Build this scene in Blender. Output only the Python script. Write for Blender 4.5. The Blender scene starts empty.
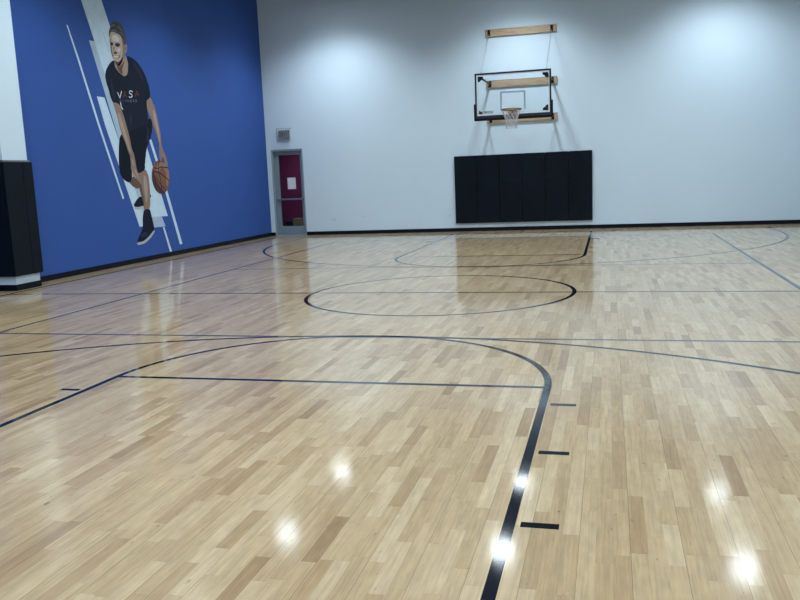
import bpy, bmesh, math, random
from mathutils import Vector, Matrix
PI = math.pi
C = bpy.context.scene.collection
scn = bpy.context.scene
random.seed(7)
LAMP_W, EXPO = 1060., .04


# ---------------------------------------------------------------- materials
MATS = {}
def new_mat(name):
    m = bpy.data.materials.new(name); m.use_nodes = True
    return m, m.node_tree.nodes, m.node_tree.links, m.node_tree.nodes['Principled BSDF']

def simple(name, col, rough=.5, metal=0., spec=.5, noise=.04, nscale=12., bump=0., bscale=200., coat=0., emit=None):
    m, N, L, b = new_mat(name)
    tc = N.new('ShaderNodeTexCoord'); nt = N.new('ShaderNodeTexNoise')
    nt.inputs['Scale'].default_value = nscale; nt.inputs['Detail'].default_value = 4
    L.new(tc.outputs['Object'], nt.inputs['Vector'])
    mr = N.new('ShaderNodeMapRange'); mr.inputs['From Min'].default_value = .3; mr.inputs['From Max'].default_value = .7
    mr.inputs['To Min'].default_value = 1-noise; mr.inputs['To Max'].default_value = 1+noise
    L.new(nt.outputs['Fac'], mr.inputs['Value'])
    vm = N.new('ShaderNodeVectorMath'); vm.operation = 'SCALE'; vm.inputs[0].default_value = col
    L.new(mr.outputs['Result'], vm.inputs['Scale']); L.new(vm.outputs['Vector'], b.inputs['Base Color'])
    b.inputs['Roughness'].default_value = rough; b.inputs['Metallic'].default_value = metal
    b.inputs['Coat Weight'].default_value = coat; b.inputs['Specular IOR Level'].default_value = spec
    if bump:
        n2 = N.new('ShaderNodeTexNoise'); n2.inputs['Scale'].default_value = bscale; n2.inputs['Detail'].default_value = 3
        L.new(tc.outputs['Object'], n2.inputs['Vector'])
        bp = N.new('ShaderNodeBump'); bp.inputs['Strength'].default_value = bump; bp.inputs['Distance'].default_value = .01
        L.new(n2.outputs['Fac'], bp.inputs['Height']); L.new(bp.outputs['Normal'], b.inputs['Normal'])
    if emit:
        b.inputs['Emission Color'].default_value = (*emit[0], 1); b.inputs['Emission Strength'].default_value = emit[1]
    MATS[name] = m
    return m

def wood_floor():
    m, N, L, b = new_mat('maple_floor')
    def math_(op, a, c=None, d=None):
        n = N.new('ShaderNodeMath'); n.operation = op
        for i, v in enumerate((a, c, d)):
            if v is None: continue
            if isinstance(v, (int, float)): n.inputs[i].default_value = v
            else: L.new(v, n.inputs[i])
        return n.outputs[0]
    tc = N.new('ShaderNodeTexCoord'); sp = N.new('ShaderNodeSeparateXYZ'); L.new(tc.outputs['Object'], sp.inputs[0])
    x, y = sp.outputs['X'], sp.outputs['Y']
    w = .0705
    sx = math_('DIVIDE', x, w); i = math_('FLOOR', sx); fx = math_('FRACT', sx)
    def wn(u, v=None):
        n = N.new('ShaderNodeTexWhiteNoise'); n.noise_dimensions = '2D'
        c = N.new('ShaderNodeCombineXYZ'); L.new(u, c.inputs[0])
        if v is not None:
            if isinstance(v, (int, float)): c.inputs[1].default_value = v
            else: L.new(v, c.inputs[1])
        L.new(c.outputs[0], n.inputs['Vector']); return n.outputs['Value']
    r1 = wn(i, 3.3); r2 = wn(i, 9.1)
    Lk = math_('MULTIPLY_ADD', r2, .42, .36)
    sy = math_('ADD', math_('DIVIDE', y, Lk), math_('MULTIPLY', r1, 57.))
    j = math_('FLOOR', sy); fy = math_('FRACT', sy)
    # every so often two neighbouring lengths share one tone, so lengths vary
    pr = wn(i, j)
    ramp = N.new('ShaderNodeValToRGB'); cr = ramp.color_ramp; L.new(pr, ramp.inputs[0])
    stops = PLANK
    cr.elements[0].position = stops[0][0]; cr.elements[0].color = (*stops[0][1], 1)
    cr.elements[1].position = stops[-1][0]; cr.elements[1].color = (*stops[-1][1], 1)
    for p_, c_ in stops[1:-1]:
        e = cr.elements.new(p_); e.color = (*c_, 1)
    # grain, drawn out along the strips and different in each
    cb = N.new('ShaderNodeCombineXYZ')
    L.new(math_('MULTIPLY', x, 70.), cb.inputs[0]); L.new(math_('MULTIPLY', y, 2.6), cb.inputs[1])
    L.new(math_('MULTIPLY', pr, 40.), cb.inputs[2])
    g = N.new('ShaderNodeTexNoise'); g.inputs['Scale'].default_value = 1.; g.inputs['Detail'].default_value = 5; g.inputs['Distortion'].default_value = .9
    L.new(cb.outputs[0], g.inputs['Vector'])
    grain = N.new('ShaderNodeMapRange'); L.new(g.outputs['Fac'], grain.inputs['Value'])
    grain.inputs['From Min'].default_value = .3; grain.inputs['From Max'].default_value = .7
    grain.inputs['To Min'].default_value = .83; grain.inputs['To Max'].default_value = 1.11
    # cloudy figure
    cb2 = N.new('ShaderNodeCombineXYZ')
    L.new(math_('MULTIPLY', x, 24.), cb2.inputs[0]); L.new(math_('MULTIPLY', y, 8.), cb2.inputs[1]); L.new(math_('MULTIPLY', pr, 90.), cb2.inputs[2])
    g2 = N.new('ShaderNodeTexNoise'); g2.inputs['Scale'].default_value = 1.; g2.inputs['Detail'].default_value = 3
    L.new(cb2.outputs[0], g2.inputs['Vector'])
    fig = N.new('ShaderNodeMapRange'); L.new(g2.outputs['Fac'], fig.inputs['Value'])
    fig.inputs['From Min'].default_value = .3; fig.inputs['From Max'].default_value = .7
    fig.inputs['To Min'].default_value = .89; fig.inputs['To Max'].default_value = 1.07
    # knots and mineral streaks
    k = N.new('ShaderNodeTexNoise'); k.inputs['Scale'].default_value = 1.; k.inputs['Detail'].default_value = 2; k.inputs['Distortion'].default_value = .6
    cb3 = N.new('ShaderNodeCombineXYZ')
    L.new(math_('MULTIPLY', x, 40.), cb3.inputs[0]); L.new(math_('MULTIPLY', y, 15.), cb3.inputs[1]); L.new(math_('MULTIPLY', pr, 23.), cb3.inputs[2])
    L.new(cb3.outputs[0], k.inputs['Vector'])
    kn = N.new('ShaderNodeMapRange'); L.new(k.outputs['Fac'], kn.inputs['Value'])
    kn.inputs['From Min'].default_value = .70; kn.inputs['From Max'].default_value = .80
    kn.inputs['To Min'].default_value = 1.; kn.inputs['To Max'].default_value = .45
    # joints
    i3 = math_('MODULO', math_('ADD', i, 300.), 3.)
    wide = math_('LESS_THAN', i3, .5)
    ex = math_('MINIMUM', fx, math_('SUBTRACT', 1., fx))
    seam_x = math_('LESS_THAN', fx, math_('MULTIPLY_ADD', wide, .022, .012))
    ey = math_('MULTIPLY', fy, Lk)
    seam_y = math_('LESS_THAN', ey, .0016)
    seam = math_('MAXIMUM', math_('MULTIPLY', seam_x, math_('MULTIPLY_ADD', wide, .33, .17)), math_('MULTIPLY', seam_y, .25))
    tone = math_('MULTIPLY', math_('MULTIPLY', grain.outputs[0], fig.outputs[0]), kn.outputs[0])
    tone = math_('MULTIPLY', tone, math_('SUBTRACT', 1., seam))
    vm = N.new('ShaderNodeVectorMath'); vm.operation = 'SCALE'
    L.new(ramp.outputs['Color'], vm.inputs[0]); L.new(tone, vm.inputs['Scale'])
    L.new(vm.outputs['Vector'], b.inputs['Base Color'])
    b.inputs['Roughness'].default_value = .36
    b.inputs['Specular IOR Level'].default_value = .12
    b.inputs['Coat Weight'].default_value = .78; b.inputs['Coat IOR'].default_value = 1.5
    # polish wear: slightly uneven gloss
    rn = N.new('ShaderNodeTexNoise'); rn.inputs['Scale'].default_value = 2.5; rn.inputs['Detail'].default_value = 3
    L.new(tc.outputs['Object'], rn.inputs['Vector'])
    rr = N.new('ShaderNodeMapRange'); L.new(rn.outputs['Fac'], rr.inputs['Value'])
    rr.inputs['From Min'].default_value = .3; rr.inputs['From Max'].default_value = .7
    rr.inputs['To Min'].default_value = .085; rr.inputs['To Max'].default_value = .115
    L.new(rr.outputs[0], b.inputs['Coat Roughness'])
    MATS['floor'] = m; return m

PLANK = [(0., (.235, .150, .076)), (.05, (.285, .193, .102)), (.3, (.335, .240, .132)), (.6, (.362, .264, .149)), (.85, (.388, .29, .17)), (1., (.42, .325, .20))]
wood_floor()

def wall_white():
    m = simple('wall_white', (.565, .68, .77), .8, spec=.2, noise=.015, nscale=.8, bump=.06, bscale=60)
    N, L = m.node_tree.nodes, m.node_tree.links
    b = N['Principled BSDF']; src = b.inputs['Base Color'].links[0].from_socket
    tc = N.new('ShaderNodeTexCoord'); mp = N.new('ShaderNodeMapping'); mp.inputs['Scale'].default_value = (3.2, 3.2, 8)
    L.new(tc.outputs['Object'], mp.inputs['Vector'])
    n = N.new('ShaderNodeTexNoise'); n.inputs['Detail'].default_value = 4; n.inputs['Scale'].default_value = 1.; L.new(mp.outputs[0], n.inputs['Vector'])
    mr = N.new('ShaderNodeMapRange'); mr.inputs['From Min'].default_value = .66; mr.inputs['From Max'].default_value = .76
    L.new(n.outputs['Fac'], mr.inputs['Value'])
    sp = N.new('ShaderNodeSeparateXYZ'); L.new(tc.outputs['Object'], sp.inputs[0])
    hz = N.new('ShaderNodeMapRange'); hz.inputs['From Min'].default_value = .5; hz.inputs['From Max'].default_value = 1.3
    hz.inputs['To Min'].default_value = .2; hz.inputs['To Max'].default_value = 0.
    L.new(sp.outputs['Z'], hz.inputs['Value'])
    mu = N.new('ShaderNodeMath'); mu.operation = 'MULTIPLY'; L.new(mr.outputs[0], mu.inputs[0]); L.new(hz.outputs[0], mu.inputs[1])
    mix = N.new('ShaderNodeMix'); mix.data_type = 'RGBA'
    L.new(mu.outputs[0], mix.inputs['Factor']); L.new(src, mix.inputs['A']); mix.inputs['B'].default_value = (.12, .13, .15, 1)
    L.new(mix.outputs['Result'], b.inputs['Base Color'])
wall_white()
simple('wall_blue', (.030, .082, .30), .7, spec=.2, noise=.03, nscale=1.2, bump=.05, bscale=80)
simple('ceiling', (.16, .17, .18), .8)
simple('base_black', (.002, .004, .009), .5, spec=.15)
simple('pad_black', (.0022, .0058, .011), .5, spec=.14, noise=.15, nscale=5, bump=.25, bscale=9)
simple('pad_trim', (.16, .17, .19), .4)
simple('line_black', (.004, .006, .012), .06, bump=.006, bscale=110, spec=.45)
simple('line_slate', (.055, .058, .075), .15)
simple('metal_dark', (.012, .015, .024), .45, spec=.3)
simple('metal_black', (.003, .005, .010), .5, spec=.2)
simple('frame_board', (.026, .031, .055), .45, spec=.3)
simple('steel', (.42, .43, .45), .35, metal=.9)
simple('aluminium', (.26, .32, .37), .5, metal=.1)
simple('aluminium_dark', (.19, .245, .295), .5, metal=.1)
simple('rim_orange', (.25, .125, .07), .45)
simple('net_white', (.42, .43, .46), .8)
simple('board_white', (.72, .75, .80), .5)
simple('square_paint', (.40, .44, .56), .5)
simple('logo_dark', (.04, .045, .06), .5)
simple('logo_grey', (.22, .25, .27), .5)
simple('maroon', (.20, .018, .085), .6)
simple('paper', (.62, .66, .70), .8)
simple('cardboard', (.42, .30, .12), .8, noise=.08, nscale=8)
simple('dark_crate', (.02, .02, .03), .6)
simple('sign_grey', (.20, .215, .235), .5)
simple('sign_face', (.24, .25, .27), .4)
simple('sign_red', (.10, .06, .055), .5)
simple('wire_grey', (.17, .19, .22), .45, metal=.4)
simple('lamp_white', (.6, .6, .6), .4)
simple('lamp_lens', (.9, .9, .9), .4, emit=((.80, .92, 1.), 24.))

def plank_wood():
    m, N, L, b = new_mat('pine')
    tc = N.new('ShaderNodeTexCoord'); mp = N.new('ShaderNodeMapping'); mp.inputs['Scale'].default_value = (2., 30, 30)
    L.new(tc.outputs['Object'], mp.inputs['Vector'])
    n = N.new('ShaderNodeTexNoise'); n.inputs['Scale'].default_value = 1.; n.inputs['Detail'].default_value = 6; n.inputs['Distortion'].default_value = 1.2
    L.new(mp.outputs[0], n.inputs['Vector'])
    r = N.new('ShaderNodeValToRGB'); L.new(n.outputs['Fac'], r.inputs[0])
    r.color_ramp.elements[0].position = .3; r.color_ramp.elements[0].color = (.25, .165, .10, 1)
    r.color_ramp.elements[1].position = .6; r.color_ramp.elements[1].color = (.44, .33, .225, 1)
    L.new(r.outputs[0], b.inputs['Base Color']); b.inputs['Roughness'].default_value = .55
    MATS['pine'] = m
plank_wood()
def pane(name, tint, gloss):
    m = bpy.data.materials.new(name); m.use_nodes = True; N, L = m.node_tree.nodes, m.node_tree.links
    N.clear(); o = N.new('ShaderNodeOutputMaterial'); t = N.new('ShaderNodeBsdfTransparent'); g = N.new('ShaderNodeBsdfGlossy'); x = N.new('ShaderNodeMixShader')
    t.inputs['Color'].default_value = (*tint, 1); g.inputs['Roughness'].default_value = .02
    f = N.new('ShaderNodeFresnel'); f.inputs['IOR'].default_value = gloss
    L.new(f.outputs[0], x.inputs[0]); L.new(t.outputs[0], x.inputs[1]); L.new(g.outputs[0], x.inputs[2]); L.new(x.outputs[0], o.inputs[0])
    MATS[name] = m
pane('glass', (.97, .985, .985), 1.35)
pane('door_glass', (.9, .92, .93), 1.4)
S = lambda r, g, b: tuple(((v/255)/12.92 if v/255 <= .04045 else ((v/255+.055)/1.055)**2.4) for v in (r, g, b))
for n_, c_ in dict(stripe_light=(186, 207, 224), stripe_grey=(160, 180, 200), skin_face=(172, 158, 147), skin_light=(196, 185, 176), skin_mid=(134, 118, 108),
    skin_neck=(152, 132, 120), skin_dark=(92, 76, 70), skin_arm=(136, 116, 106), skin_lit=(160, 141, 130), skin_leg=(134, 110, 100), skin_shade=(98, 80, 72),
    hair=(72, 71, 76), hair_light=(104, 102, 102), hair_dark=(60, 54, 54), eye_dark=(34, 32, 38), lip_dark=(82, 50, 50), teeth=(210, 206, 200),
    cloth_navy=(24, 31, 46), cloth_black=(17, 23, 36), cloth_fold=(38, 42, 58), print_white=(205, 215, 225), print_orange=(104, 66, 58), print_grey=(84, 92, 112),
    shoe_dark=(22, 28, 44), shoe_blue=(36, 46, 74), sole=(170, 175, 182), ball_mid=(116, 82, 70), ball_dark=(74, 50, 54), ball_lit=(142, 110, 94), seam=(38, 28, 36)).items():
    simple(n_, S(*c_), .75, spec=.12, noise=.05, nscale=6)

# ---------------------------------------------------------------- mesh helpers
def bm_new(): return bmesh.new()
def box(bm, x0, x1, y0, y1, z0, z1, bev=0.):
    r = bmesh.ops.create_cube(bm, size=1.)
    vs = r['verts']
    for v in vs: v.co = Vector(((x0+x1)/2+v.co.x*(x1-x0), (y0+y1)/2+v.co.y*(y1-y0), (z0+z1)/2+v.co.z*(z1-z0)))
    if bev:
        es = list({e for v in vs for e in v.link_edges})
        bmesh.ops.bevel(bm, geom=es, offset=bev, segments=2, affect='EDGES', profile=.6)
    return bm
def tube(bm, a, b, r, n=10, r2=None):
    a, b = Vector(a), Vector(b); d = b-a; M = Matrix.Translation((a+b)/2) @ d.to_track_quat('Z', 'Y').to_matrix().to_4x4()
    bmesh.ops.create_cone(bm, cap_ends=True, segments=n, radius1=r, radius2=r if r2 is None else r2, depth=d.length, matrix=M)
    return bm
def ring(bm, c, R, r, axis='Z', n=36, k=8, sx=1., sy=1., rot=None):
    vs = []
    for i in range(n):
        t = 2*PI*i/n; row = []
        for j in range(k):
            p = 2*PI*j/k
            q = Vector(((R+r*math.cos(p))*math.cos(t)*sx, (R+r*math.cos(p))*math.sin(t)*sy, r*math.sin(p)))
            if rot: q = rot @ q
            row.append(bm.verts.new(q+Vector(c)))
        vs.append(row)
    for i in range(n):
        for j in range(k):
            bm.faces.new((vs[i][j], vs[(i+1) % n][j], vs[(i+1) % n][(j+1) % k], vs[i][(j+1) % k]))
    return bm
def lathe(bm, prof, c=(0, 0, 0), n=32):
    rows = [[bm.verts.new((c[0]+r*math.cos(2*PI*i/n), c[1]+r*math.sin(2*PI*i/n), c[2]+z)) for i in range(n)] for r, z in prof]
    for a, b in zip(rows, rows[1:]):
        for i in range(n): bm.faces.new((a[i], a[(i+1) % n], b[(i+1) % n], b[i]))
    return bm
def obj(name, bm, mat, parent=None, smooth=False, loc=None):
    bmesh.ops.recalc_face_normals(bm, faces=bm.faces)
    me = bpy.data.meshes.new(name); bm.to_mesh(me); bm.free()
    me.materials.append(MATS[mat])
    if smooth:
        for p in me.polygons: p.use_smooth = True
    o = bpy.data.objects.new(name, me); C.objects.link(o)
    if loc: o.location = loc
    if parent: o.parent = parent
    return o
def tag(o, label=None, cat=None, group=None, kind=None):
    if label: o['label'] = label
    if cat: o['category'] = cat
    if group: o['group'] = group
    if kind: o['kind'] = kind
    return o
def empty(name, loc, label, cat, group=None):
    o = bpy.data.objects.new(name, None); C.objects.link(o); o.location = loc; o.empty_display_size = .2
    return tag(o, label, cat, group)
def struct(name, bm, mat, **k): return tag(obj(name, bm, mat, **k), kind='structure')
def B(*a, bev=0.): return box(bm_new(), *a, bev=bev)

# ---------------------------------------------------------------- room
XL, XR, YF, YN, H = -7.44, 7.44, 16.3, -6.77, 7.7
floor = struct('floor', B(XL-.3, XR+.3, YN-.3, YF+.3, -.2, 0), 'floor')
struct('ceiling', B(XL-.3, XR+.3, YN-.3, YF+.3, H, H+.2), 'ceiling')
DX0, DX1, DZ = -7.31, -6.325, 2.5
bm = bm_new()
box(bm, XL-.3, DX0, YF, YF+.3, 0, H); box(bm, DX0, DX1, YF, YF+.3, DZ, H); box(bm, DX1, XR+.3, YF, YF+.3, 0, H)
struct('wall_far', bm, 'wall_white')
struct('wall_left', B(XL-.3, XL, YN, YF, 0, H), 'wall_blue')
struct('wall_right', B(XR, XR+.3, YN, YF, 0, H), 'wall_white')
struct('wall_near', B(XL-.3, XR+.3, YN-.3, YN, 0, H), 'wall_white')
# square pier standing out of the left wall
PX, PY0, PY1 = -7.07, 5.13, 5.70
struct('wall_pier', B(XL, PX, PY0, PY1, 0, H), 'wall_white')
bh, bt = .1, .012
struct('baseboard_far', box(B(DX1, XR, YF-bt, YF, 0, bh), XL+bt, DX0, YF-bt, YF, 0, bh), 'base_black')
struct('baseboard_left', box(B(XL, XL+bt, PY1+bt, YF, 0, bh), XL, XL+bt, YN, PY0-bt, 0, bh), 'base_black')
struct('baseboard_right', B(XR-bt, XR, YN, YF-bt, 0, bh), 'base_black')
bm = B(PX, PX+bt, PY0-bt, PY1+bt, 0, .1); box(bm, XL, PX, PY0-bt, PY0, 0, .1); box(bm, XL, PX, PY1, PY1+bt, 0, .1)
struct('baseboard_pier', bm, 'base_black')

# ---------------------------------------------------------------- court lines (paint on the floor, children of it)
D, W2, Rf, R3 = 4.768, .0275, 1.8288, 6.02
BK, BL = 4.191, 5.791
def flat(bm, pts, z=.0006):
    bm.faces.new([bm.verts.new((x, y, z)) for x, y in pts]); return bm
def line(bm, a, b, w=W2, z=.0006):
    a, b = Vector(a), Vector(b); n = (b-a).normalized(); n = Vector((-n.y, n.x))*w
    return flat(bm, [a+n, b+n, b-n, a-n], z)
def arc(bm, c, r, a0, a1, w=W2, z=.0006, n=128):
    ps = [a0+(a1-a0)*i/n for i in range(n+1)]
    vi = [bm.verts.new((c[0]+(r-w)*math.cos(t), c[1]+(r-w)*math.sin(t), z)) for t in ps]
    vo = [bm.verts.new((c[0]+(r+w)*math.cos(t), c[1]+(r+w)*math.sin(t), z)) for t in ps]
    for i in range(n): bm.faces.new((vi[i], vi[i+1], vo[i+1], vo[i]))
    return bm
def mark(name, bm, mat, label=None):
    o = obj(name, bm, mat, floor)
    if label: o['label'] = label
    return o
ri = Rf-W2
for end in (0, 1):
    Y = lambda v: v if not end else 2*D-v       # far end mirrors the near one
    a0, a1 = (0, PI) if not end else (PI, 2*PI)
    bm = bm_new(); arc(bm, (0, Y(0)), ri, a0, a1); line(bm, (ri, Y(0)), (ri, Y(-BL))); line(bm, (-ri, Y(0)), (-ri, Y(-BL)))
    mark('key_outline', bm, 'line_black', 'black outline of the key with its rounded top, %s basket' % ('far' if end else 'near'))
    mark('free_throw_line', line(bm_new(), (-ri+W2, Y(0)), (ri-W2, Y(0))), 'line_black')
    bm = bm_new(); arc(bm, (0, Y(-BK)), R3-W2, a0, a1); 
    for s in (-1, 1): line(bm, (s*(R3-W2), Y(-BK)), (s*(R3-W2), Y(-BL)))
    mark('three_point_line', bm, 'line_black')
    mark('baseline', line(bm_new(), (-6.96, Y(-BL-W2)), (6.96, Y(-BL-W2))), 'line_black')
    for s in (-1, 1):
        for k in range(4):
            y0 = -.438-.965*k; h = W2 if k < 3 else .15
            if k == 3: y0 = -BL+2.13+.15
            mark('lane_mark', line(bm_new(), (s*(Rf+.024), Y(y0)), (s*(Rf+.195), Y(y0)), h), 'line_black')
mark('center_circle', arc(bm_new(), (0, D), ri, 0, 2*PI), 'line_black')
mark('halfway_line', line(bm_new(), (-6.93, D), (6.93, D), z=.0004), 'line_black')
for s in (-1, 1):
    mark('sideline', line(bm_new(), (s*6.93, -BL+D-D), (s*6.93, 2*D+BL)), 'line_black')
    mark('volleyball_sideline', line(bm_new(), (s*4.537, D-9), (s*4.537, D+9), z=.0003), 'line_slate')
    mark('volleyball_attack_line', line(bm_new(), (-4.537, D+s*3.03), (4.537, D+s*3.03), z=.0002), 'line_slate')
    mark('volleyball_end_line', line(bm_new(), (-4.537, D+s*9), (4.537, D+s*9), z=.0002), 'line_slate')

# ---------------------------------------------------------------- door, recess and what is seen through it
fr = struct('door_1', box(box(B(DX0, DX0+.045, YF+.01, YF+.16, 0, DZ), DX1-.045, DX1, YF+.01, YF+.16, 0, DZ), DX0+.045, DX1-.045, YF+.01, YF+.16, DZ-.05, DZ), 'aluminium')
y0, y1 = YF+.095, YF+.14
lx0, lx1, gz0, gz1 = DX0+.052, DX1-.052, .27, 2.335
gx0, gx1 = -7.125, -6.455
bm = B(lx0, gx0, y0, y1, .008, DZ-.055, bev=.004); box(bm, gx1, lx1, y0, y1, .008, DZ-.055, bev=.004)
box(bm, gx0, gx1, y0, y1, .008, gz0, bev=.004); box(bm, gx0, gx1, y0, y1, gz1, DZ-.055, bev=.004)
obj('door_leaf', bm, 'aluminium_dark', fr)
obj('glass_pane', B(gx0, gx1, y0+.018, y0+.026, gz0, gz1), 'door_glass', fr)
bar = obj('push_bar', B(lx0+.04, lx1-.03, y0-.05, y0-.02, 1.035, 1.085, bev=.008), 'steel', fr)
obj('bar_bracket', B(lx0+.04, lx0+.09, y0-.05, y0, 1.02, 1.10, bev=.005), 'steel', bar)
obj('bar_bracket', B(lx1-.08, lx1-.03, y0-.05, y0, 1.02, 1.10, bev=.005), 'steel', bar)
obj('door_closer', B(lx0+.08, lx0+.36, y0-.05, y0-.001, DZ-.13, DZ-.075, bev=.006), 'aluminium_dark', fr)
obj('threshold', B(DX0+.045, DX1-.045, YF+.01, YF+.16, 0, .006), 'aluminium', fr)
tag(obj('paper_notice', B(-6.885, -6.63, y0+.0168, y0+.0178, 1.35, 1.68), 'paper'), 'small white sheet of paper taped on the glass of the door', 'notice')
# passage behind the door
struct('wall_passage_back', B(DX0-.9, DX1+.6, YF+2.2, YF+2.3, 0, 2.7), 'maroon')
struct('wall_passage_left', B(DX0-1., DX0-.9, YF+.3, YF+2.3, 0, 2.7), 'maroon')
struct('wall_passage_right', B(DX1+.6, DX1+.7, YF+.3, YF+2.3, 0, 2.7), 'maroon')
struct('ceiling_passage', B(DX0-1, DX1+.7, YF+.3, YF+2.3, 2.7, 2.8), 'ceiling')
struct('floor_passage', B(DX0-1., DX1+.7, YF+.301, YF+2.3, -.1, 0), 'maroon')
ct = empty('cardboard_box', (-6.93, YF+.9, 0), 'brown cardboard box on the passage floor behind the glass door', 'box')
obj('carton', B(-.12, .25, -.16, .16, 0, .455, bev=.006), 'cardboard', ct)
obj('packing_tape', B(-.121, .251, -.025, .025, .4545, .458), 'paper', ct)
cr_ = empty('dark_bin', (-7.24, YF+.95, 0), 'dark bin beside the cardboard box behind the glass door', 'bin')
obj('bin_body', lathe(bm_new(), [(.0, .0), (.10, 0), (.125, .36), (.135, .37), (.125, .375), (.11, .36), (.09, .02), (0, .02)], n=28), 'dark_crate', cr_, smooth=True)

# ---------------------------------------------------------------- exit sign in its wire cage
es = empty('exit_sign', (-6.845, YF, 2.92), 'grey exit sign in a wire guard on the wall above the door', 'sign')
obj('housing', B(-.165, .165, -.06, -.001, -.12, .12, bev=.008), 'sign_grey', es)
obj('face_panel', B(-.135, .135, -.064, -.0605, -.095, .095), 'sign_face', es)
def strokes_xz(bm, lines, sx, sz, ox, oz, w, y0_, y1_):
    for l in lines:
        for (a, b) in zip(l, l[1:]):
            A = Vector((ox+a[0]*sx, oz+a[1]*sz)); Bv = Vector((ox+b[0]*sx, oz+b[1]*sz)); d = (Bv-A).normalized(); n = Vector((-d.y, d.x))*w/2
            q = [A-d*w/2+n, Bv+d*w/2+n, Bv+d*w/2-n, A-d*w/2-n]
            f0 = [bm.verts.new((p.x, y0_, p.y)) for p in q]; f1 = [bm.verts.new((p.x, y1_, p.y)) for p in q]
            bm.faces.new(f0); bm.faces.new(f1[::-1])
            for i in range(4): bm.faces.new((f0[i], f1[i], f1[(i+1) % 4], f0[(i+1) % 4]))
G = {'E': [[(1, 1), (0, 1), (0, 0), (1, 0)], [(0, .5), (.8, .5)]], 'X': [[(0, 0), (1, 1)], [(0, 1), (1, 0)]], 'I': [[(.5, 0), (.5, 1)]], 'T': [[(0, 1), (1, 1)], [(.5, 1), (.5, 0)]]}
bm = bm_new()
for i, ch in enumerate('EXIT'): strokes_xz(bm, G[ch], .034, .1, -.108+i*.058, -.05, .014, -.068, -.0645)
obj('exit_lettering', bm, 'sign_red', es)
bm = bm_new()
gw, gh, gd = .2, .165, .11
for sx in (-1, 1):
    for sz in (-1, 1):
        tube(bm, (sx*gw, 0, sz*gh), (sx*gw, -gd, sz*gh), .006, 8)
        lathe(bm, [(0, 0), (.014, 0), (.014, .004), (0, .004)], (sx*gw, -gd, sz*gh), 8)
for i in range(4):
    z = -gh+2*gh*i/3; tube(bm, (-gw, -gd, z), (gw, -gd, z), .0045, 8)
for i in range(6):
    x = -gw+2*gw*i/5; tube(bm, (x, -gd, -gh), (x, -gd, gh), .0035 if 0 < i < 5 else .006, 8)
obj('wire_guard', bm, 'wire_grey', es)

# ---------------------------------------------------------------- wall pads
def pad_obj(name, loc, w, h, d, rot, label, group=None):
    r = empty(name, loc, label, 'wall pad', group); r.rotation_euler.z = rot
    bm = B(-w/2+.002, w/2-.002, -d, -.012, 0, h, bev=.014)
    obj('vinyl_cushion', bm, 'pad_black', r)
    obj('backing_board', B(-w/2+.004, w/2-.004, -.012, 0, .004, h-.004), 'base_black', r)
    return r
names_ = ['first from the left', 'second from the left', 'third from the left', 'third from the right', 'second from the right', 'first from the right']
for i in range(6):
    x = -1.885+.6165*(i+.5)
    pad_obj('wall_pad', (x, YF-.001, .228), .6165, 1.837, .062, 0, 'tall black wall pad under the basketball hoop, %s of six' % names_[i], 'black wall pads under the hoop')
for k, (ya, yb, w_) in enumerate(((PY0-.055, PY0+.375, 'nearer'), (PY0+.375, PY1+.05, 'farther'))):
    pad_obj('wall_pad', (PX+.001, (ya+yb)/2, .235), yb-ya, 1.835, .05, PI/2, 'black pad on the court side of the white pier, the %s of two' % w_, 'black pads around the white pier')
pad_obj('wall_pad', ((XL+PX)/2, PY0-.001, .235), PX-XL-.004, 1.835, .05, 0, 'black pad on the front face of the white pier at the left edge', 'black pads around the white pier')
tc_ = obj('pad_cap', box(B(XL+.002, PX+.02, PY0-.02, PY0-.001, 2.072, 2.098), PX+.001, PX+.02, PY0-.001, PY1+.03, 2.072, 2.098), 'pad_trim')
tag(tc_, 'thin grey capping strip along the top of the pier pads', 'trim strip')

# ---------------------------------------------------------------- basketball hoop
BY = 14.10                                        # front face of the glass board
hoop = empty('basketball_hoop', (0, YF, 0), 'basketball hoop with glass backboard hung off the white wall on wooden boards', 'basketball hoop')
def hp(name, bm, mat, parent=hoop, smooth=False):
    for v in bm.verts: v.co.y -= YF
    return obj(name, bm, mat, parent, smooth=smooth)
def sub(name, bm, mat, parent, smooth=False):
    for v in bm.verts: v.co.y -= YF
    return obj(name, bm, mat, parent, smooth=smooth)
zs = (5.245, 3.93, 2.995)
for i, z in enumerate(zs):
    o = hp('mounting_board', B(-.945, .925, YF-.045, YF-.001, z-.095, z+.095, bev=.004), 'pine')
    for x in (-.9, -.3, .3, .88): sub('bolt', tube(bm_new(), (x, YF-.054, z), (x, YF-.044, z), .012, 6), 'steel', o)
    for s in (-1, 1):
        xx = -.84 if s < 0 else .80
        bm = B(xx-.035, xx+.035, YF-.06, YF-.045, z-.075, z+.075, bev=.003)
        if i: box(bm, xx-.028, xx-.02, YF-.12, YF-.055, z-.035, z+.035); box(bm, xx+.02, xx+.028, YF-.12, YF-.055, z-.035, z+.035)
        else: ring(bm, (xx, YF-.075, z-.02), .022, .007, rot=Matrix.Rotation(PI/2, 3, 'Y'), n=14, k=6)
        sub('bracket', bm, 'metal_black', o)
b0, b1 = 2.885, 3.967                              # glass board bottom and top
ax = {-1: (-.84, -.80), 1: (.80, .80)}
yb = BY+.05
for s in (-1, 1):
    for z_w, z_b in ((zs[1], b1-.09), (zs[2], b0+.10)):
        hp('support_arm', tube(bm_new(), (ax[s][0], YF-.09, z_w), (ax[s][1], yb+.01, z_b), .024, 12), 'metal_dark', smooth=True)
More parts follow.
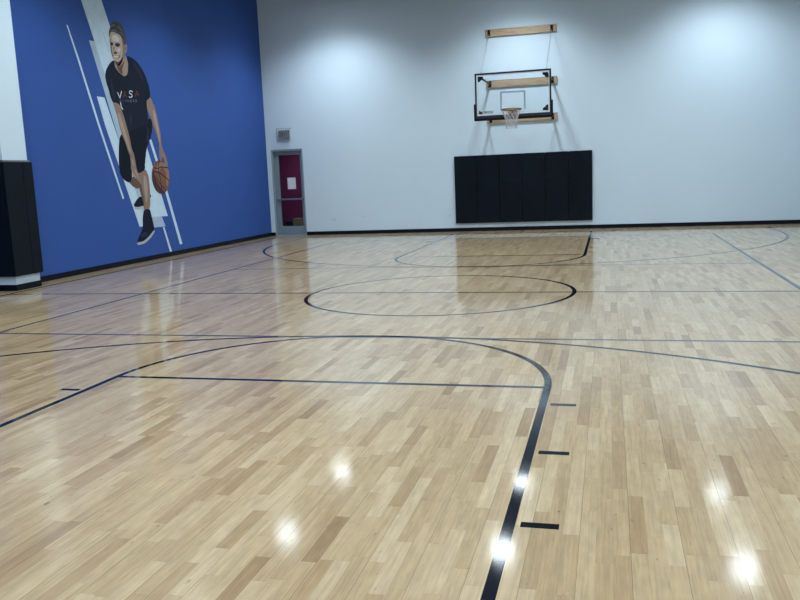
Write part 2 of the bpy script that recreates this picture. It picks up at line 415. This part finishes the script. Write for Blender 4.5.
for zw, zb in ((zs[2], b0+.04),):
    z_ = lambda t: zw+(zb-zw)*t
    bm = tube(bm_new(), (-.83, YF-.15, z_(.03)), (.79, yb+.1, z_(.95)), .017, 8); hp('cross_brace', bm, 'metal_dark', smooth=True)
    bm = tube(bm_new(), (.79, YF-.15, z_(.03)+.024), (-.79, yb+.1, z_(.95)+.024), .017, 8); hp('cross_brace', bm, 'metal_dark', smooth=True)
hp('mounting_channel', B(-.80, .80, BY+.03, BY+.07, b0+.0, b0+.045), 'metal_black')
bb = hp('backboard_glass', B(-.89, .89, BY, BY+.012, b0+.02, b1-.02), 'glass')
bm = bm_new(); e = .042
for a in ((-.915, -.915+e, b0, b1), (.915-e, .915, b0, b1), (-.915+e, .915-e, b1-e, b1), (-.915+e, .915-e, b0, b0+.075)):
    box(bm, a[0], a[1], BY-.006, BY+.03, a[2], a[3], bev=.003)
sub('board_frame', bm, 'frame_board', bb)
bm = bm_new(); i_ = .887
for a in ((-i_, -i_+.03, b0+.077, b1-.032), (i_-.03, i_, b0+.077, b1-.032), (-i_+.03, i_-.03, b1-.062, b1-.032), (-i_+.03, i_-.03, b0+.077, b0+.107)):
    box(bm, a[0], a[1], BY-.002, BY-.0005, a[2], a[3])
sub('white_border', bm, 'board_white', bb)
bm = bm_new()
for a in ((-.305, -.265, 3.065, 3.505), (.265, .305, 3.065, 3.505), (-.265, .265, 3.465, 3.505)):
    box(bm, a[0], a[1], BY-.002, BY-.0005, a[2], a[3])
sub('shooter_square', bm, 'square_paint', bb)
def gusset(x, z, sx, sz):
    bm = bm_new(); P = [(x, z), (x+sx*.13, z), (x+sx*.13, z+sz*.05), (x+sx*.085, z+sz*.075), (x+sx*.05, z+sz*.12), (x, z+sz*.13)]
    f0 = [bm.verts.new((a, BY+.013, c)) for a, c in P]; f1 = [bm.verts.new((a, BY+.03, c)) for a, c in P]
    bm.faces.new(f0); bm.faces.new(f1[::-1])
    for i in range(len(P)): bm.faces.new((f0[i], f1[i], f1[(i+1) % len(P)], f0[(i+1) % len(P)]))
    return bm
for sx, sz in ((1, -1), (-1, -1), (-1, 1)):
    sub('corner_bracket', gusset(-sx*.84, (b1-.075) if sz < 0 else (b0+.125), sx, sz), 'metal_black', bb)
# maker's mark in the lower left corner: dark block and small grey letters
bm = bm_new(); strokes_xz(bm, [[(0, 1), (0, 0), (.5, .6), (1, .05), (1, .5)], [(.5, .1), (.5, .5)]], .06, .06, -.815, b0+.13, .028, BY-.0025, BY-.0006)
sub('maker_mark', bm, 'logo_dark', bb)
bm = bm_new()
K = [[[(0, 0), (0, 1), (1, 1), (1, 0)]], [[(0, 0), (0, 1), (1, 0), (1, 1)]], [[(0, 0), (0, 1), (1, .5), (0, .5)]], [[(1, 1), (0, 1), (0, 0), (1, 0)], [(0, .5), (1, .5)]], [[(1, 1), (0, .8), (1, .3), (0, 0)]], [[(0, 1), (0, 0), (1, 0), (1, 1)]]]
for i, k_ in enumerate(K): strokes_xz(bm, k_, .026, .05, -.725+i*.042, b0+.13, .013, BY-.0025, BY-.0006)
sub('maker_lettering', bm, 'logo_grey', bb)
bm = B(-.945, .945, BY-.02, BY+.045, b0-.045, b0+.02, bev=.012)
for s in (-1, 1): box(bm, min(s*.905, s*.95), max(s*.905, s*.95), BY-.02, BY+.045, b0-.03, b0+.36, bev=.012)
hp('edge_padding', bm, 'metal_black')
# rim, plate and net
rz, rc = 3.05, BY-.38
rim = hp('rim', ring(bm_new(), (0, rc, rz), .2286, .017, n=48, k=10), 'rim_orange', smooth=True)
bm = B(-.1, .1, BY-.014, BY-.003, rz-.16, rz+.02, bev=.003); box(bm, -.075, .075, BY-.12, BY-.014, rz-.015, rz+.008, bev=.003)
for s in (-1, 1):
    tube(bm, (s*.06, BY-.014, rz-.13), (s*.12, rc+.19, rz-.012), .009, 8)
    tube(bm, (s*.09, BY-.014, rz), (s*.13, rc+.18, rz), .009, 8)
box(bm, -.07, .07, BY-.11, BY-.014, rz-.12, rz-.02, bev=.006)
sub('rim_bracket', bm, 'rim_orange', rim)
for k in range(12):
    bm = bm_new(); t = 2*PI*(k+.5)/12; ring(bm, (.2286*math.cos(t), rc+.2286*math.sin(t), rz-.018), .01, .003, rot=Matrix.Rotation(t, 3, 'Z') @ Matrix.Rotation(PI/2, 3, 'X'), n=8, k=5)
    sub('net_hook', bm, 'rim_orange', rim)
bm = bm_new(); lv = [(.222, -.03), (.185, -.11), (.158, -.185), (.138, -.26), (.128, -.33), (.135, -.40), (.142, -.45)]
n = 12
P = [[Vector((r*math.cos(2*PI*(k+.5*(i % 2)+.5)/n), rc+r*math.sin(2*PI*(k+.5*(i % 2)+.5)/n), rz+z)) for k in range(n)] for i, (r, z) in enumerate(lv)]
for i in range(len(lv)-1):
    for k in range(n):
        o2 = (k+1) % n if i % 2 else (k-1) % n
        tube(bm, P[i][k], P[i+1][k], .0055, 5); tube(bm, P[i][k], P[i+1][o2], .0055, 5)
for i in range(1, len(lv)):
    for k in range(n): bmesh.ops.create_icosphere(bm, subdivisions=1, radius=.0075, matrix=Matrix.Translation(P[i][k]))
sub('net', bm, 'net_white', rim)
# chains from the top board down to the glass board
for s in (-1, 1):
    xx = -.84 if s < 0 else .80
    a = Vector((xx, YF-.085, zs[0]-.04)); b = Vector((xx if s > 0 else -.76, BY+.03, b1+.005)); d = b-a; nl = int(d.length/.052)
    q = d.to_track_quat('X', 'Z').to_matrix(); bm = bm_new()
    for k in range(nl):
        R_ = q @ Matrix.Rotation(PI/2 if k % 2 else 0, 3, 'X')
        ring(bm, a+d*(k+.5)/nl, .011, .0032, sx=2.5, sy=1., rot=R_, n=10, k=5)
    hp('chain', bm, 'steel', smooth=True)
    bm = bm_new(); ring(bm, (xx if s > 0 else -.76, BY+.025, b1+.012), .016, .005, rot=Matrix.Rotation(PI/2, 3, 'Y'), n=12, k=6); hp('chain_eye', bm, 'metal_dark')

# ---------------------------------------------------------------- mural on the blue wall: flat printed shapes, (Y, Z) in metres
MURAL = [
    ('stripe', 'stripe_light', 1, [[(7.599,4.601),(7.638,4.595),(7.889,4.005),(8.335,2.824),(8.925,1.374),(8.872,1.355),(8.27,2.82),(7.834,3.998)]]),
    ('stripe', 'stripe_grey', 1, [[(8.246,4.416),(8.417,4.424),(10.436,0.69),(9.616,0.7)]]),
    ('stripe', 'stripe_light', 2, [[(7.979,5.467),(8.619,5.603),(8.77,5.259),(8.969,4.829),(10.354,1.438),(10.567,0.914),(9.792,0.937),(8.41,4.446),(8.119,5.135)]]),
    ('stripe_edge', 'stripe_grey', 3, [[(8.716,4.643),(8.737,4.647),(8.877,4.283),(8.857,4.28)]]),
    ('stripe', 'stripe_light', 1, [[(8.323,3.372),(8.567,3.371),(9.36,1.53),(9.663,0.75),(9.397,0.752),(8.503,2.832)]]),
    ('stripe', 'stripe_light', 1, [[(10.061,2.601),(10.153,2.604),(10.594,1.588),(11.109,0.237),(10.997,0.228),(10.492,1.59)]]),
    ('stripe', 'stripe_light', 3, [[(10.316,0.683),(10.383,0.678),(10.615,0.107),(10.531,0.102)]]),
    ('leg', 'skin_shade', 4, [[(9.14,1.713),(9.293,1.801),(9.418,1.822),(9.529,1.753),(9.515,1.536),(9.28,1.598)]]),
    ('shoe', 'shoe_dark', 4, [[(9.513,1.398),(9.64,1.36),(9.942,1.431),(9.939,1.361),(9.789,1.284),(9.61,1.171),(9.292,1.172),(9.239,1.22),(9.356,1.313)]]),
    ('shoe_sole', 'sole', 5, [[(9.246,1.183),(9.351,1.16),(9.613,1.194),(9.617,1.141),(9.405,1.112),(9.266,1.134)]]),
    ('leg', 'skin_leg', 5, [[(9.516,1.878),(9.816,1.98),(9.909,1.817),(9.921,1.677),(9.918,1.444),(9.861,1.094),(9.624,1.101),(9.612,1.291),(9.543,1.455),(9.511,1.593),(9.483,1.771)]]),
    ('leg_light', 'skin_lit', 6, [[(9.716,1.831),(9.811,1.818),(9.837,1.632),(9.808,1.4),(9.744,1.216),(9.711,1.38),(9.681,1.612)]]),
    ('leg_shade', 'skin_shade', 6, [[(9.514,1.862),(9.573,1.821),(9.606,1.591),(9.656,1.382),(9.641,1.105),(9.624,1.101),(9.612,1.291),(9.543,1.455),(9.511,1.593),(9.483,1.771)]]),
    ('shoe', 'shoe_dark', 6, [[(9.636,1.116),(9.847,1.106),(9.871,1.036),(9.91,0.904),(9.963,0.688),(9.93,0.623),(9.693,0.495),(9.47,0.425),(9.274,0.42),(9.269,0.466),(9.344,0.547),(9.44,0.632),(9.517,0.719),(9.531,0.881),(9.562,0.995)]]),
    ('shoe_panel', 'shoe_blue', 7, [[(9.437,0.609),(9.587,0.633),(9.708,0.588),(9.635,0.535),(9.463,0.514),(9.385,0.544)]]),
    ('shoe_sole', 'sole', 7, [[(9.255,0.43),(9.47,0.43),(9.694,0.505),(9.948,0.651),(9.967,0.604),(9.824,0.508),(9.569,0.389),(9.315,0.367),(9.237,0.395)]]),
    ('shorts', 'cloth_black', 7, [[(9.002,2.689),(8.907,2.451),(8.854,2.123),(8.845,1.949),(9.785,1.946),(9.902,2.408),(10.116,2.623),(10.2,2.765),(10.248,2.953),(10.209,3.09)]]),
    ('shorts', 'cloth_black', 7, [[(8.906,2.352),(8.868,2.112),(8.855,1.871),(8.987,1.738),(9.174,1.679),(9.281,1.778),(9.278,1.958),(9.526,1.862),(9.813,1.957),(9.788,2.118),(9.874,2.234),(9.897,2.373)]]),
    ('shirt', 'cloth_navy', 8, [[(8.991,4.14),(8.861,4.067),(8.711,3.924),(8.654,3.792),(8.685,3.649),(8.738,3.528),(8.773,3.404),(8.83,3.302),(8.914,3.249),(9.083,3.248),(9.106,3.15),(9.111,3.064),(8.999,2.677),(9.456,2.773),(10.059,2.915),(10.101,3.125),(10.032,3.406),(10.145,3.449),(10.265,3.528),(10.252,3.711),(10.173,3.886),(10.07,4.033),(9.888,4.192),(9.697,4.268),(9.484,4.295),(9.527,4.148),(9.443,3.92),(9.335,3.854),(9.24,3.866),(9.121,3.949),(9.062,4.028),(9.023,4.108)]]),
    ('shirt_fold', 'cloth_fold', 9, [[(9.687,4.2),(9.856,4.121),(10.02,3.983),(10.033,3.803),(9.942,3.884),(9.821,4.028),(9.674,4.122)]]),
    ('shirt_fold', 'cloth_fold', 9, [[(8.857,3.814),(8.874,3.689),(8.914,3.48),(8.939,3.289),(8.866,3.412),(8.818,3.62)]]),
    ('shirt_fold', 'cloth_fold', 9, [[(9.988,2.94),(10.063,2.829),(10.077,2.644),(10.0,2.434),(9.939,2.639),(10.022,2.758)]]),
    ('shirt_fold', 'cloth_fold', 9, [[(9.447,3.156),(9.486,3.025),(9.389,2.798),(9.37,2.974)]]),
    ('neck', 'skin_neck', 9, [[(9.395,4.312),(9.464,4.251),(9.513,4.146),(9.458,3.918),(9.339,3.853),(9.236,3.878),(9.138,3.923),(9.044,3.988),(8.996,4.094),(9.275,4.118)]]),
    ('neck_shade', 'skin_dark', 10, [[(9.085,4.026),(9.171,4.018),(9.297,4.1),(9.395,4.202),(9.33,4.084),(9.252,3.976),(9.272,3.878),(9.189,3.909),(9.127,3.962)]]),
    ('ear', 'skin_neck', 10, [[(9.438,4.507),(9.496,4.536),(9.531,4.487),(9.511,4.408),(9.465,4.341),(9.405,4.303)]]),
    ('ear_shade', 'skin_dark', 11, [[(9.455,4.46),(9.491,4.481),(9.488,4.42),(9.45,4.387)]]),
    ('face', 'skin_face', 10, [[(8.935,4.6),(8.969,4.683),(9.11,4.715),(9.287,4.693),(9.36,4.625),(9.382,4.539),(9.44,4.498),(9.416,4.305),(9.381,4.226),(9.272,4.097),(9.161,4.021),(9.054,4.048),(9.007,4.14),(8.947,4.23),(8.925,4.328),(8.927,4.445)]]),
    ('face_shade', 'skin_mid', 11, [[(9.357,4.605),(9.389,4.54),(9.442,4.488),(9.416,4.305),(9.381,4.226),(9.272,4.097),(9.161,4.021),(9.071,4.044),(9.164,4.084),(9.247,4.164),(9.327,4.283),(9.361,4.407)]]),
    ('face_shade', 'skin_mid', 11, [[(8.949,4.583),(8.974,4.548),(8.958,4.449),(8.953,4.332),(8.973,4.247),(9.008,4.144),(8.947,4.23),(8.925,4.328)]]),
    ('face_light', 'skin_light', 11, [[(9.011,4.631),(9.169,4.655),(9.265,4.601),(9.237,4.538),(9.113,4.52),(9.004,4.523)]]),
    ('face_light', 'skin_light', 11, [[(9.161,4.39),(9.263,4.417),(9.285,4.377),(9.22,4.319),(9.16,4.34)]]),
    ('brow', 'hair_dark', 12, [[(8.936,4.481),(8.999,4.49),(9.037,4.472),(9.027,4.451),(8.942,4.45)]]),
    ('brow', 'hair_dark', 12, [[(9.088,4.471),(9.162,4.502),(9.266,4.501),(9.287,4.476),(9.192,4.47),(9.095,4.449)]]),
    ('eye', 'eye_dark', 12, [[(8.941,4.466),(9.022,4.466),(9.016,4.426),(8.947,4.42)]]),
    ('eye', 'eye_dark', 12, [[(9.097,4.461),(9.267,4.481),(9.246,4.439),(9.124,4.418)]]),
    ('nose', 'skin_dark', 12, [[(9.008,4.296),(9.068,4.324),(9.122,4.319),(9.154,4.3),(9.106,4.264),(9.037,4.261)]]),
    ('nose', 'skin_dark', 12, [[(9.042,4.418),(9.068,4.414),(9.043,4.344),(9.009,4.3)]]),
    ('mouth', 'lip_dark', 12, [[(8.957,4.274),(8.992,4.24),(9.068,4.238),(9.158,4.238),(9.262,4.275),(9.225,4.222),(9.136,4.187),(9.045,4.203),(8.971,4.233)]]),
    ('teeth', 'teeth', 13, [[(8.991,4.234),(9.067,4.232),(9.164,4.232),(9.222,4.25),(9.175,4.216),(9.113,4.2),(9.046,4.211)]]),
    ('beard', 'skin_dark', 11, [[(9.02,4.155),(9.1,4.116),(9.19,4.137),(9.268,4.186),(9.345,4.266),(9.307,4.161),(9.236,4.093),(9.162,4.029),(9.072,4.05),(9.031,4.098)]]),
    ('hair', 'hair', 12, [[(8.924,4.57),(8.921,4.637),(8.939,4.707),(9.005,4.805),(9.074,4.874),(9.142,4.912),(9.186,4.931),(9.212,4.92),(9.277,4.935),(9.302,4.916),(9.352,4.92),(9.428,4.843),(9.483,4.743),(9.512,4.638),(9.498,4.546),(9.443,4.474),(9.414,4.514),(9.382,4.539),(9.357,4.625),(9.294,4.674),(9.176,4.696),(9.047,4.703),(8.967,4.673)]]),
    ('hair_streak', 'hair_light', 13, [[(9.018,4.818),(9.171,4.876),(9.174,4.857),(9.089,4.82),(9.007,4.793)]]),
    ('hair_streak', 'hair_dark', 13, [[(8.982,4.764),(9.197,4.826),(9.201,4.807),(9.084,4.768),(8.971,4.739)]]),
    ('hair_streak', 'hair_dark', 13, [[(9.105,4.894),(9.289,4.861),(9.293,4.842),(9.192,4.851),(9.094,4.869)]]),
    ('hair_streak', 'hair_dark', 13, [[(9.157,4.792),(9.342,4.751),(9.346,4.732),(9.245,4.744),(9.146,4.767)]]),
    ('hair_streak', 'hair_light', 13, [[(9.254,4.857),(9.398,4.769),(9.402,4.75),(9.321,4.786),(9.243,4.831)]]),
    ('hair_streak', 'hair_light', 13, [[(9.01,4.73),(9.203,4.759),(9.207,4.74),(9.102,4.717),(8.999,4.705)]]),
    ('hair_streak', 'hair_light', 13, [[(9.309,4.767),(9.436,4.676),(9.44,4.657),(9.368,4.695),(9.298,4.742)]]),
    ('hair_streak', 'hair_dark', 13, [[(9.372,4.718),(9.443,4.608),(9.447,4.588),(9.403,4.636),(9.361,4.693)]]),
    ('hair_streak', 'hair_light', 13, [[(9.403,4.624),(9.453,4.539),(9.457,4.52),(9.424,4.554),(9.392,4.598)]]),
    ('arm', 'skin_arm', 9, [[(8.834,3.299),(8.968,3.297),(9.082,3.253),(9.116,3.156),(9.184,3.029),(9.241,2.857),(9.3,2.683),(9.334,2.529),(9.352,2.396),(9.419,2.285),(9.454,2.128),(9.462,2.004),(9.529,1.856),(9.626,1.741),(9.658,1.683),(9.588,1.638),(9.507,1.719),(9.441,1.743),(9.378,1.857),(9.256,1.97),(9.28,2.071),(9.288,2.216),(9.216,2.337),(9.147,2.512),(9.049,2.673),(8.989,2.845),(8.952,3.016),(8.909,3.121)]]),
    ('arm_light', 'skin_lit', 10, [[(8.978,3.125),(9.051,3.065),(9.123,2.895),(9.189,2.723),(9.25,2.549),(9.293,2.394),(9.326,2.284),(9.27,2.305),(9.197,2.458),(9.111,2.654),(9.024,2.825),(8.983,2.974)]]),
    ('arm_light', 'skin_lit', 10, [[(9.336,2.217),(9.385,2.15),(9.395,2.037),(9.347,2.037),(9.329,2.127)]]),
    ('finger', 'skin_lit', 10, [[(9.276,1.992),(9.335,1.935),(9.373,1.845),(9.442,1.772),(9.401,1.772),(9.329,1.823),(9.301,1.902)]]),
    ('finger', 'skin_lit', 10, [[(9.372,1.992),(9.431,1.958),(9.488,1.878),(9.499,1.771),(9.45,1.822),(9.398,1.901)]]),
    ('arm', 'skin_arm', 7, [[(10.033,3.354),(10.362,3.391),(10.412,3.289),(10.456,3.152),(10.498,2.943),(10.549,2.756),(10.548,2.495),(10.602,2.377),(10.698,2.258),(10.74,2.09),(10.733,1.988),(10.667,1.983),(10.638,2.089),(10.578,2.233),(10.524,2.237),(10.501,2.148),(10.429,2.155),(10.421,2.326),(10.462,2.469),(10.43,2.574),(10.369,2.749),(10.276,2.908),(10.192,3.089),(10.101,3.245)]]),
    ('arm', 'skin_arm', 7, [[(10.064,3.42),(10.265,3.523),(10.349,3.372),(10.427,3.145),(10.208,3.039),(10.108,3.217)]]),
    ('arm_light', 'skin_lit', 8, [[(10.31,3.282),(10.397,3.195),(10.448,2.964),(10.494,2.778),(10.51,2.541),(10.473,2.564),(10.432,2.728),(10.364,2.913),(10.306,3.096)]]),
    ('ball', 'ball_mid', 6, [[(10.777,1.801),(10.772,1.741),(10.758,1.682),(10.734,1.625),(10.702,1.573),(10.663,1.527),(10.617,1.487),(10.566,1.455),(10.511,1.431),(10.453,1.417),(10.394,1.411),(10.336,1.415),(10.28,1.428),(10.227,1.45),(10.179,1.48),(10.136,1.518),(10.1,1.561),(10.071,1.61),(10.05,1.664),(10.037,1.72),(10.034,1.777),(10.039,1.835),(10.053,1.892),(10.075,1.946),(10.105,1.997),(10.142,2.043),(10.186,2.082),(10.235,2.115),(10.288,2.14),(10.344,2.157),(10.402,2.164),(10.46,2.163),(10.517,2.152),(10.571,2.132),(10.622,2.103),(10.667,2.067),(10.705,2.023),(10.737,1.973),(10.759,1.919),(10.773,1.861)]]),
    ('ball_shade', 'ball_dark', 7, [[(10.126,1.98),(10.06,1.839),(10.05,1.699),(10.106,1.58),(10.234,1.47),(10.406,1.417),(10.545,1.425),(10.444,1.512),(10.281,1.624),(10.171,1.768),(10.141,1.909)]]),
    ('ball_light', 'ball_lit', 7, [[(10.589,2.124),(10.712,2.028),(10.773,1.882),(10.759,1.736),(10.634,1.544),(10.607,1.666),(10.654,1.81),(10.585,1.956),(10.486,2.052)]]),
    ('ball_light', 'ball_lit', 7, [[(10.287,2.075),(10.452,2.123),(10.539,2.1),(10.478,2.004),(10.327,1.909),(10.242,1.933)]]),
    ('ball_seam', 'seam', 8, [('S',0.022,[(10.115,1.91),(10.326,1.897),(10.539,1.812),(10.753,1.7)]),('S',0.022,[(10.163,1.992),(10.317,1.98),(10.48,2.016),(10.753,1.992)]),('S',0.022,[(10.199,1.803),(10.293,1.695),(10.454,1.572),(10.576,1.472)]),('S',0.022,[(10.1,1.874),(10.171,1.768),(10.153,1.602),(10.194,1.495)]),('S',0.022,[(10.413,2.158),(10.342,2.051),(10.327,1.909),(10.387,1.717),(10.413,1.429)])]),
    ('chest_letter', 'print_white', 10, [('S',0.022,[(9.03,3.508),(9.096,3.403),(9.175,3.541)])]),
    ('chest_letter', 'print_white', 10, [('S',0.022,[(9.573,3.568),(9.524,3.584),(9.463,3.567),(9.457,3.528),(9.542,3.512),(9.55,3.472),(9.491,3.445),(9.43,3.454)])]),
    ('chest_letter', 'print_orange', 10, [('S',0.018,[(9.215,3.418),(9.293,3.548),(9.34,3.435)]),('S',0.018,[(9.251,3.461),(9.324,3.468)])]),
    ('chest_letter', 'print_orange', 10, [('S',0.018,[(9.659,3.477),(9.743,3.604),(9.81,3.502)]),('S',0.018,[(9.692,3.519),(9.777,3.533)])]),
    ('chest_letter', 'print_grey', 10, [('S',0.014,[(9.085,3.356),(9.079,3.316)]),('S',0.014,[(9.085,3.356),(9.134,3.36)]),('S',0.014,[(9.082,3.336),(9.118,3.339)])]),
    ('chest_letter', 'print_grey', 10, [('S',0.014,[(9.197,3.366),(9.19,3.326)])]),
    ('chest_letter', 'print_grey', 10, [('S',0.014,[(9.273,3.374),(9.328,3.378)]),('S',0.014,[(9.3,3.376),(9.294,3.335)])]),
    ('chest_letter', 'print_grey', 10, [('S',0.014,[(9.361,3.342),(9.368,3.383),(9.411,3.346),(9.418,3.387)])]),
    ('chest_letter', 'print_grey', 10, [('S',0.014,[(9.515,3.396),(9.464,3.392),(9.457,3.351),(9.508,3.355)]),('S',0.014,[(9.461,3.372),(9.499,3.375)])]),
    ('chest_letter', 'print_grey', 10, [('S',0.014,[(9.612,3.406),(9.561,3.397),(9.564,3.381),(9.608,3.381),(9.599,3.364),(9.555,3.36)])]),
    ('chest_letter', 'print_grey', 10, [('S',0.014,[(9.711,3.415),(9.659,3.407),(9.663,3.391),(9.707,3.39),(9.698,3.373),(9.653,3.369)])]),
    ('chest_mark', 'print_white', 10, [('S',0.03,[(9.103,3.311),(9.115,3.234),(9.156,3.181)])]),
]
mural = empty('wall_mural', (XL, 9.5, 0), 'large mural on blue wall of a person in black shirt and shorts dribbling a basketball', 'mural')
def poly_plate(bm, pts, x0, x1):
    f0 = [bm.verts.new((x0, y, z)) for y, z in pts]; f1 = [bm.verts.new((x1, y, z)) for y, z in pts]
    f = bm.faces.new(f1)
    for i in range(len(pts)): bm.faces.new((f0[i], f0[(i+1) % len(pts)], f1[(i+1) % len(pts)], f1[i]))
def smooth_pts(pts, it=1):
    for _ in range(it):
        o = []
        for i in range(len(pts)):
            a, b = pts[i], pts[(i+1) % len(pts)]
            o += [(a[0]*.8+b[0]*.2, a[1]*.8+b[1]*.2), (a[0]*.2+b[0]*.8, a[1]*.2+b[1]*.8)]
        pts = o
    return pts
LAB = {'stripe_light': 'pale stripe', 'stripe_grey': 'greyer stripe'}
seq = 0
for name, mat, layer, polys in MURAL:
    bm = bm_new(); seq = seq+1; x1 = XL+.0006+.0005*layer+.00003*(seq % 12)
    for p in polys:
        if p[0] == 'S':
            w = p[1]/2; l = p[2]
            for a, b in zip(l, l[1:]):
                a, b = Vector(a), Vector(b)
                if (b-a).length < 1e-6: continue
                d = (b-a).normalized(); nn = Vector((-d.y, d.x))*w; d = d*w*.6
                poly_plate(bm, [tuple(v) for v in (a-d+nn, b+d+nn, b+d-nn, a-d-nn)], XL+.0002, x1)
        else:
            pts = p if name.startswith('stripe') else smooth_pts(p, 2)
            poly_plate(bm, pts, XL+.0002, x1)
    for v in bm.verts: v.co -= Vector((XL, 9.5, 0))
    bmesh.ops.triangulate(bm, faces=[f for f in bm.faces if len(f.verts) > 4], ngon_method='EAR_CLIP')
    o = obj(name, bm, mat, mural)

# ---------------------------------------------------------------- high-bay lamps
ZL = 6.5
def make_lamp():
    r = empty('ceiling_lamp', (0, 0, ZL), 'x', 'ceiling lamp')
    obj('shade', lathe(bm_new(), [(.02, .26), (.07, .26), (.10, .2), (.275, .03), (.28, .0), (.272, .0), (.262, .03), (.095, .19), (.02, .2)]), 'lamp_white', r, smooth=True)
    obj('driver_housing', lathe(bm_new(), [(0, .255), (.075, .255), (.08, .27), (.08, .38), (.07, .4), (0, .4)], n=20), 'metal_dark', r)
    obj('lens', lathe(bm_new(), [(0, .02), (.12, .017), (.235, .022), (.25, .03), (0, .03)]), 'lamp_lens', r, smooth=True)
    obj('hanging_rod', tube(bm_new(), (0, 0, .395), (0, 0, H-ZL), .01, 8), 'metal_dark', r)
    return r
lamp0 = make_lamp()
LD = bpy.data.lights.new('lamp_light', 'SPOT'); LD.energy = LAMP_W; LD.color = (.82, .93, 1.); LD.spot_size = math.radians(136); LD.spot_blend = .95; LD.shadow_soft_size = .27
rows = ['first', 'second', 'third', 'fourth', 'fifth', 'sixth']; cols = ['left', 'middle', 'right']
first = True
for ri_, yy in enumerate((14.5, 10.5, 6.2, 2.2, -1.8, -5.6)):
    for ci, xx in enumerate((-5.0, 0., 4.85)):
        if first: r = lamp0; first = False
        else:
            r = lamp0.copy(); C.objects.link(r)
            for ch in list(lamp0.children):
                if ch.type == 'LIGHT': continue
                c = ch.copy(); C.objects.link(c); c.parent = r
        r.location = (xx, yy, ZL)
        r['label'] = 'round high-bay ceiling lamp, %s column, %s row from the hoop wall' % (cols[ci], rows[ri_])
        r['group'] = 'high-bay lamps hanging from the ceiling'
        ld = LD;
        lo = bpy.data.objects.new('lamp_light', ld); C.objects.link(lo); lo.parent = r; lo.location = (0, 0, .0)
# added unseen fill light that brightens the passage behind the glass door
ld = bpy.data.lights.new('passage_fill', 'AREA'); ld.size = .3; ld.energy = 11; ld.color = (1, .97, .93)
lo = bpy.data.objects.new('passage_fill', ld); C.objects.link(lo); lo.location = (-6.8, YF+1.2, 2.6)

# ---------------------------------------------------------------- world, camera, view
w = bpy.data.worlds.new('world'); scn.world = w; w.use_nodes = True
w.node_tree.nodes['Background'].inputs[0].default_value = (.5, .55, .6, 1); w.node_tree.nodes['Background'].inputs[1].default_value = .05
yaw, pitch, roll = -.25813, .15215, -.04155
cy_, sy_, cp, sp = math.cos(yaw), math.sin(yaw), math.cos(pitch), math.sin(pitch)
Fw = Vector((sy_*cp, cy_*cp, -sp)); R0 = Vector((cy_, -sy_, 0)); U0 = R0.cross(Fw)
Rv = R0*math.cos(roll)+U0*math.sin(roll); Uv = -R0*math.sin(roll)+U0*math.cos(roll)
cd = bpy.data.cameras.new('camera'); cam = bpy.data.objects.new('camera', cd); C.objects.link(cam)
M = Matrix((Rv, Uv, -Fw)).transposed().to_4x4(); M.translation = Vector((2.24346, -5.81909, 1.57694))
cam.matrix_world = M; cd.sensor_width = 36.; cd.lens = 803.054/800*36; cd.clip_start = .05; cd.clip_end = 100
scn.camera = cam
scn.view_settings.view_transform = 'Standard'; scn.view_settings.look = 'None'; scn.view_settings.gamma = 1.; scn.view_settings.exposure = EXPO
scn.view_settings.use_curve_mapping = False
scn.cycles.use_denoising = True; scn.cycles.use_adaptive_sampling = False; scn.cycles.denoising_prefilter = 'ACCURATE'; scn.cycles.denoising_input_passes = 'RGB_ALBEDO_NORMAL'
scn.cycles.max_bounces = 8; scn.cycles.diffuse_bounces = 4
scn.cycles.sample_clamp_indirect = 6.
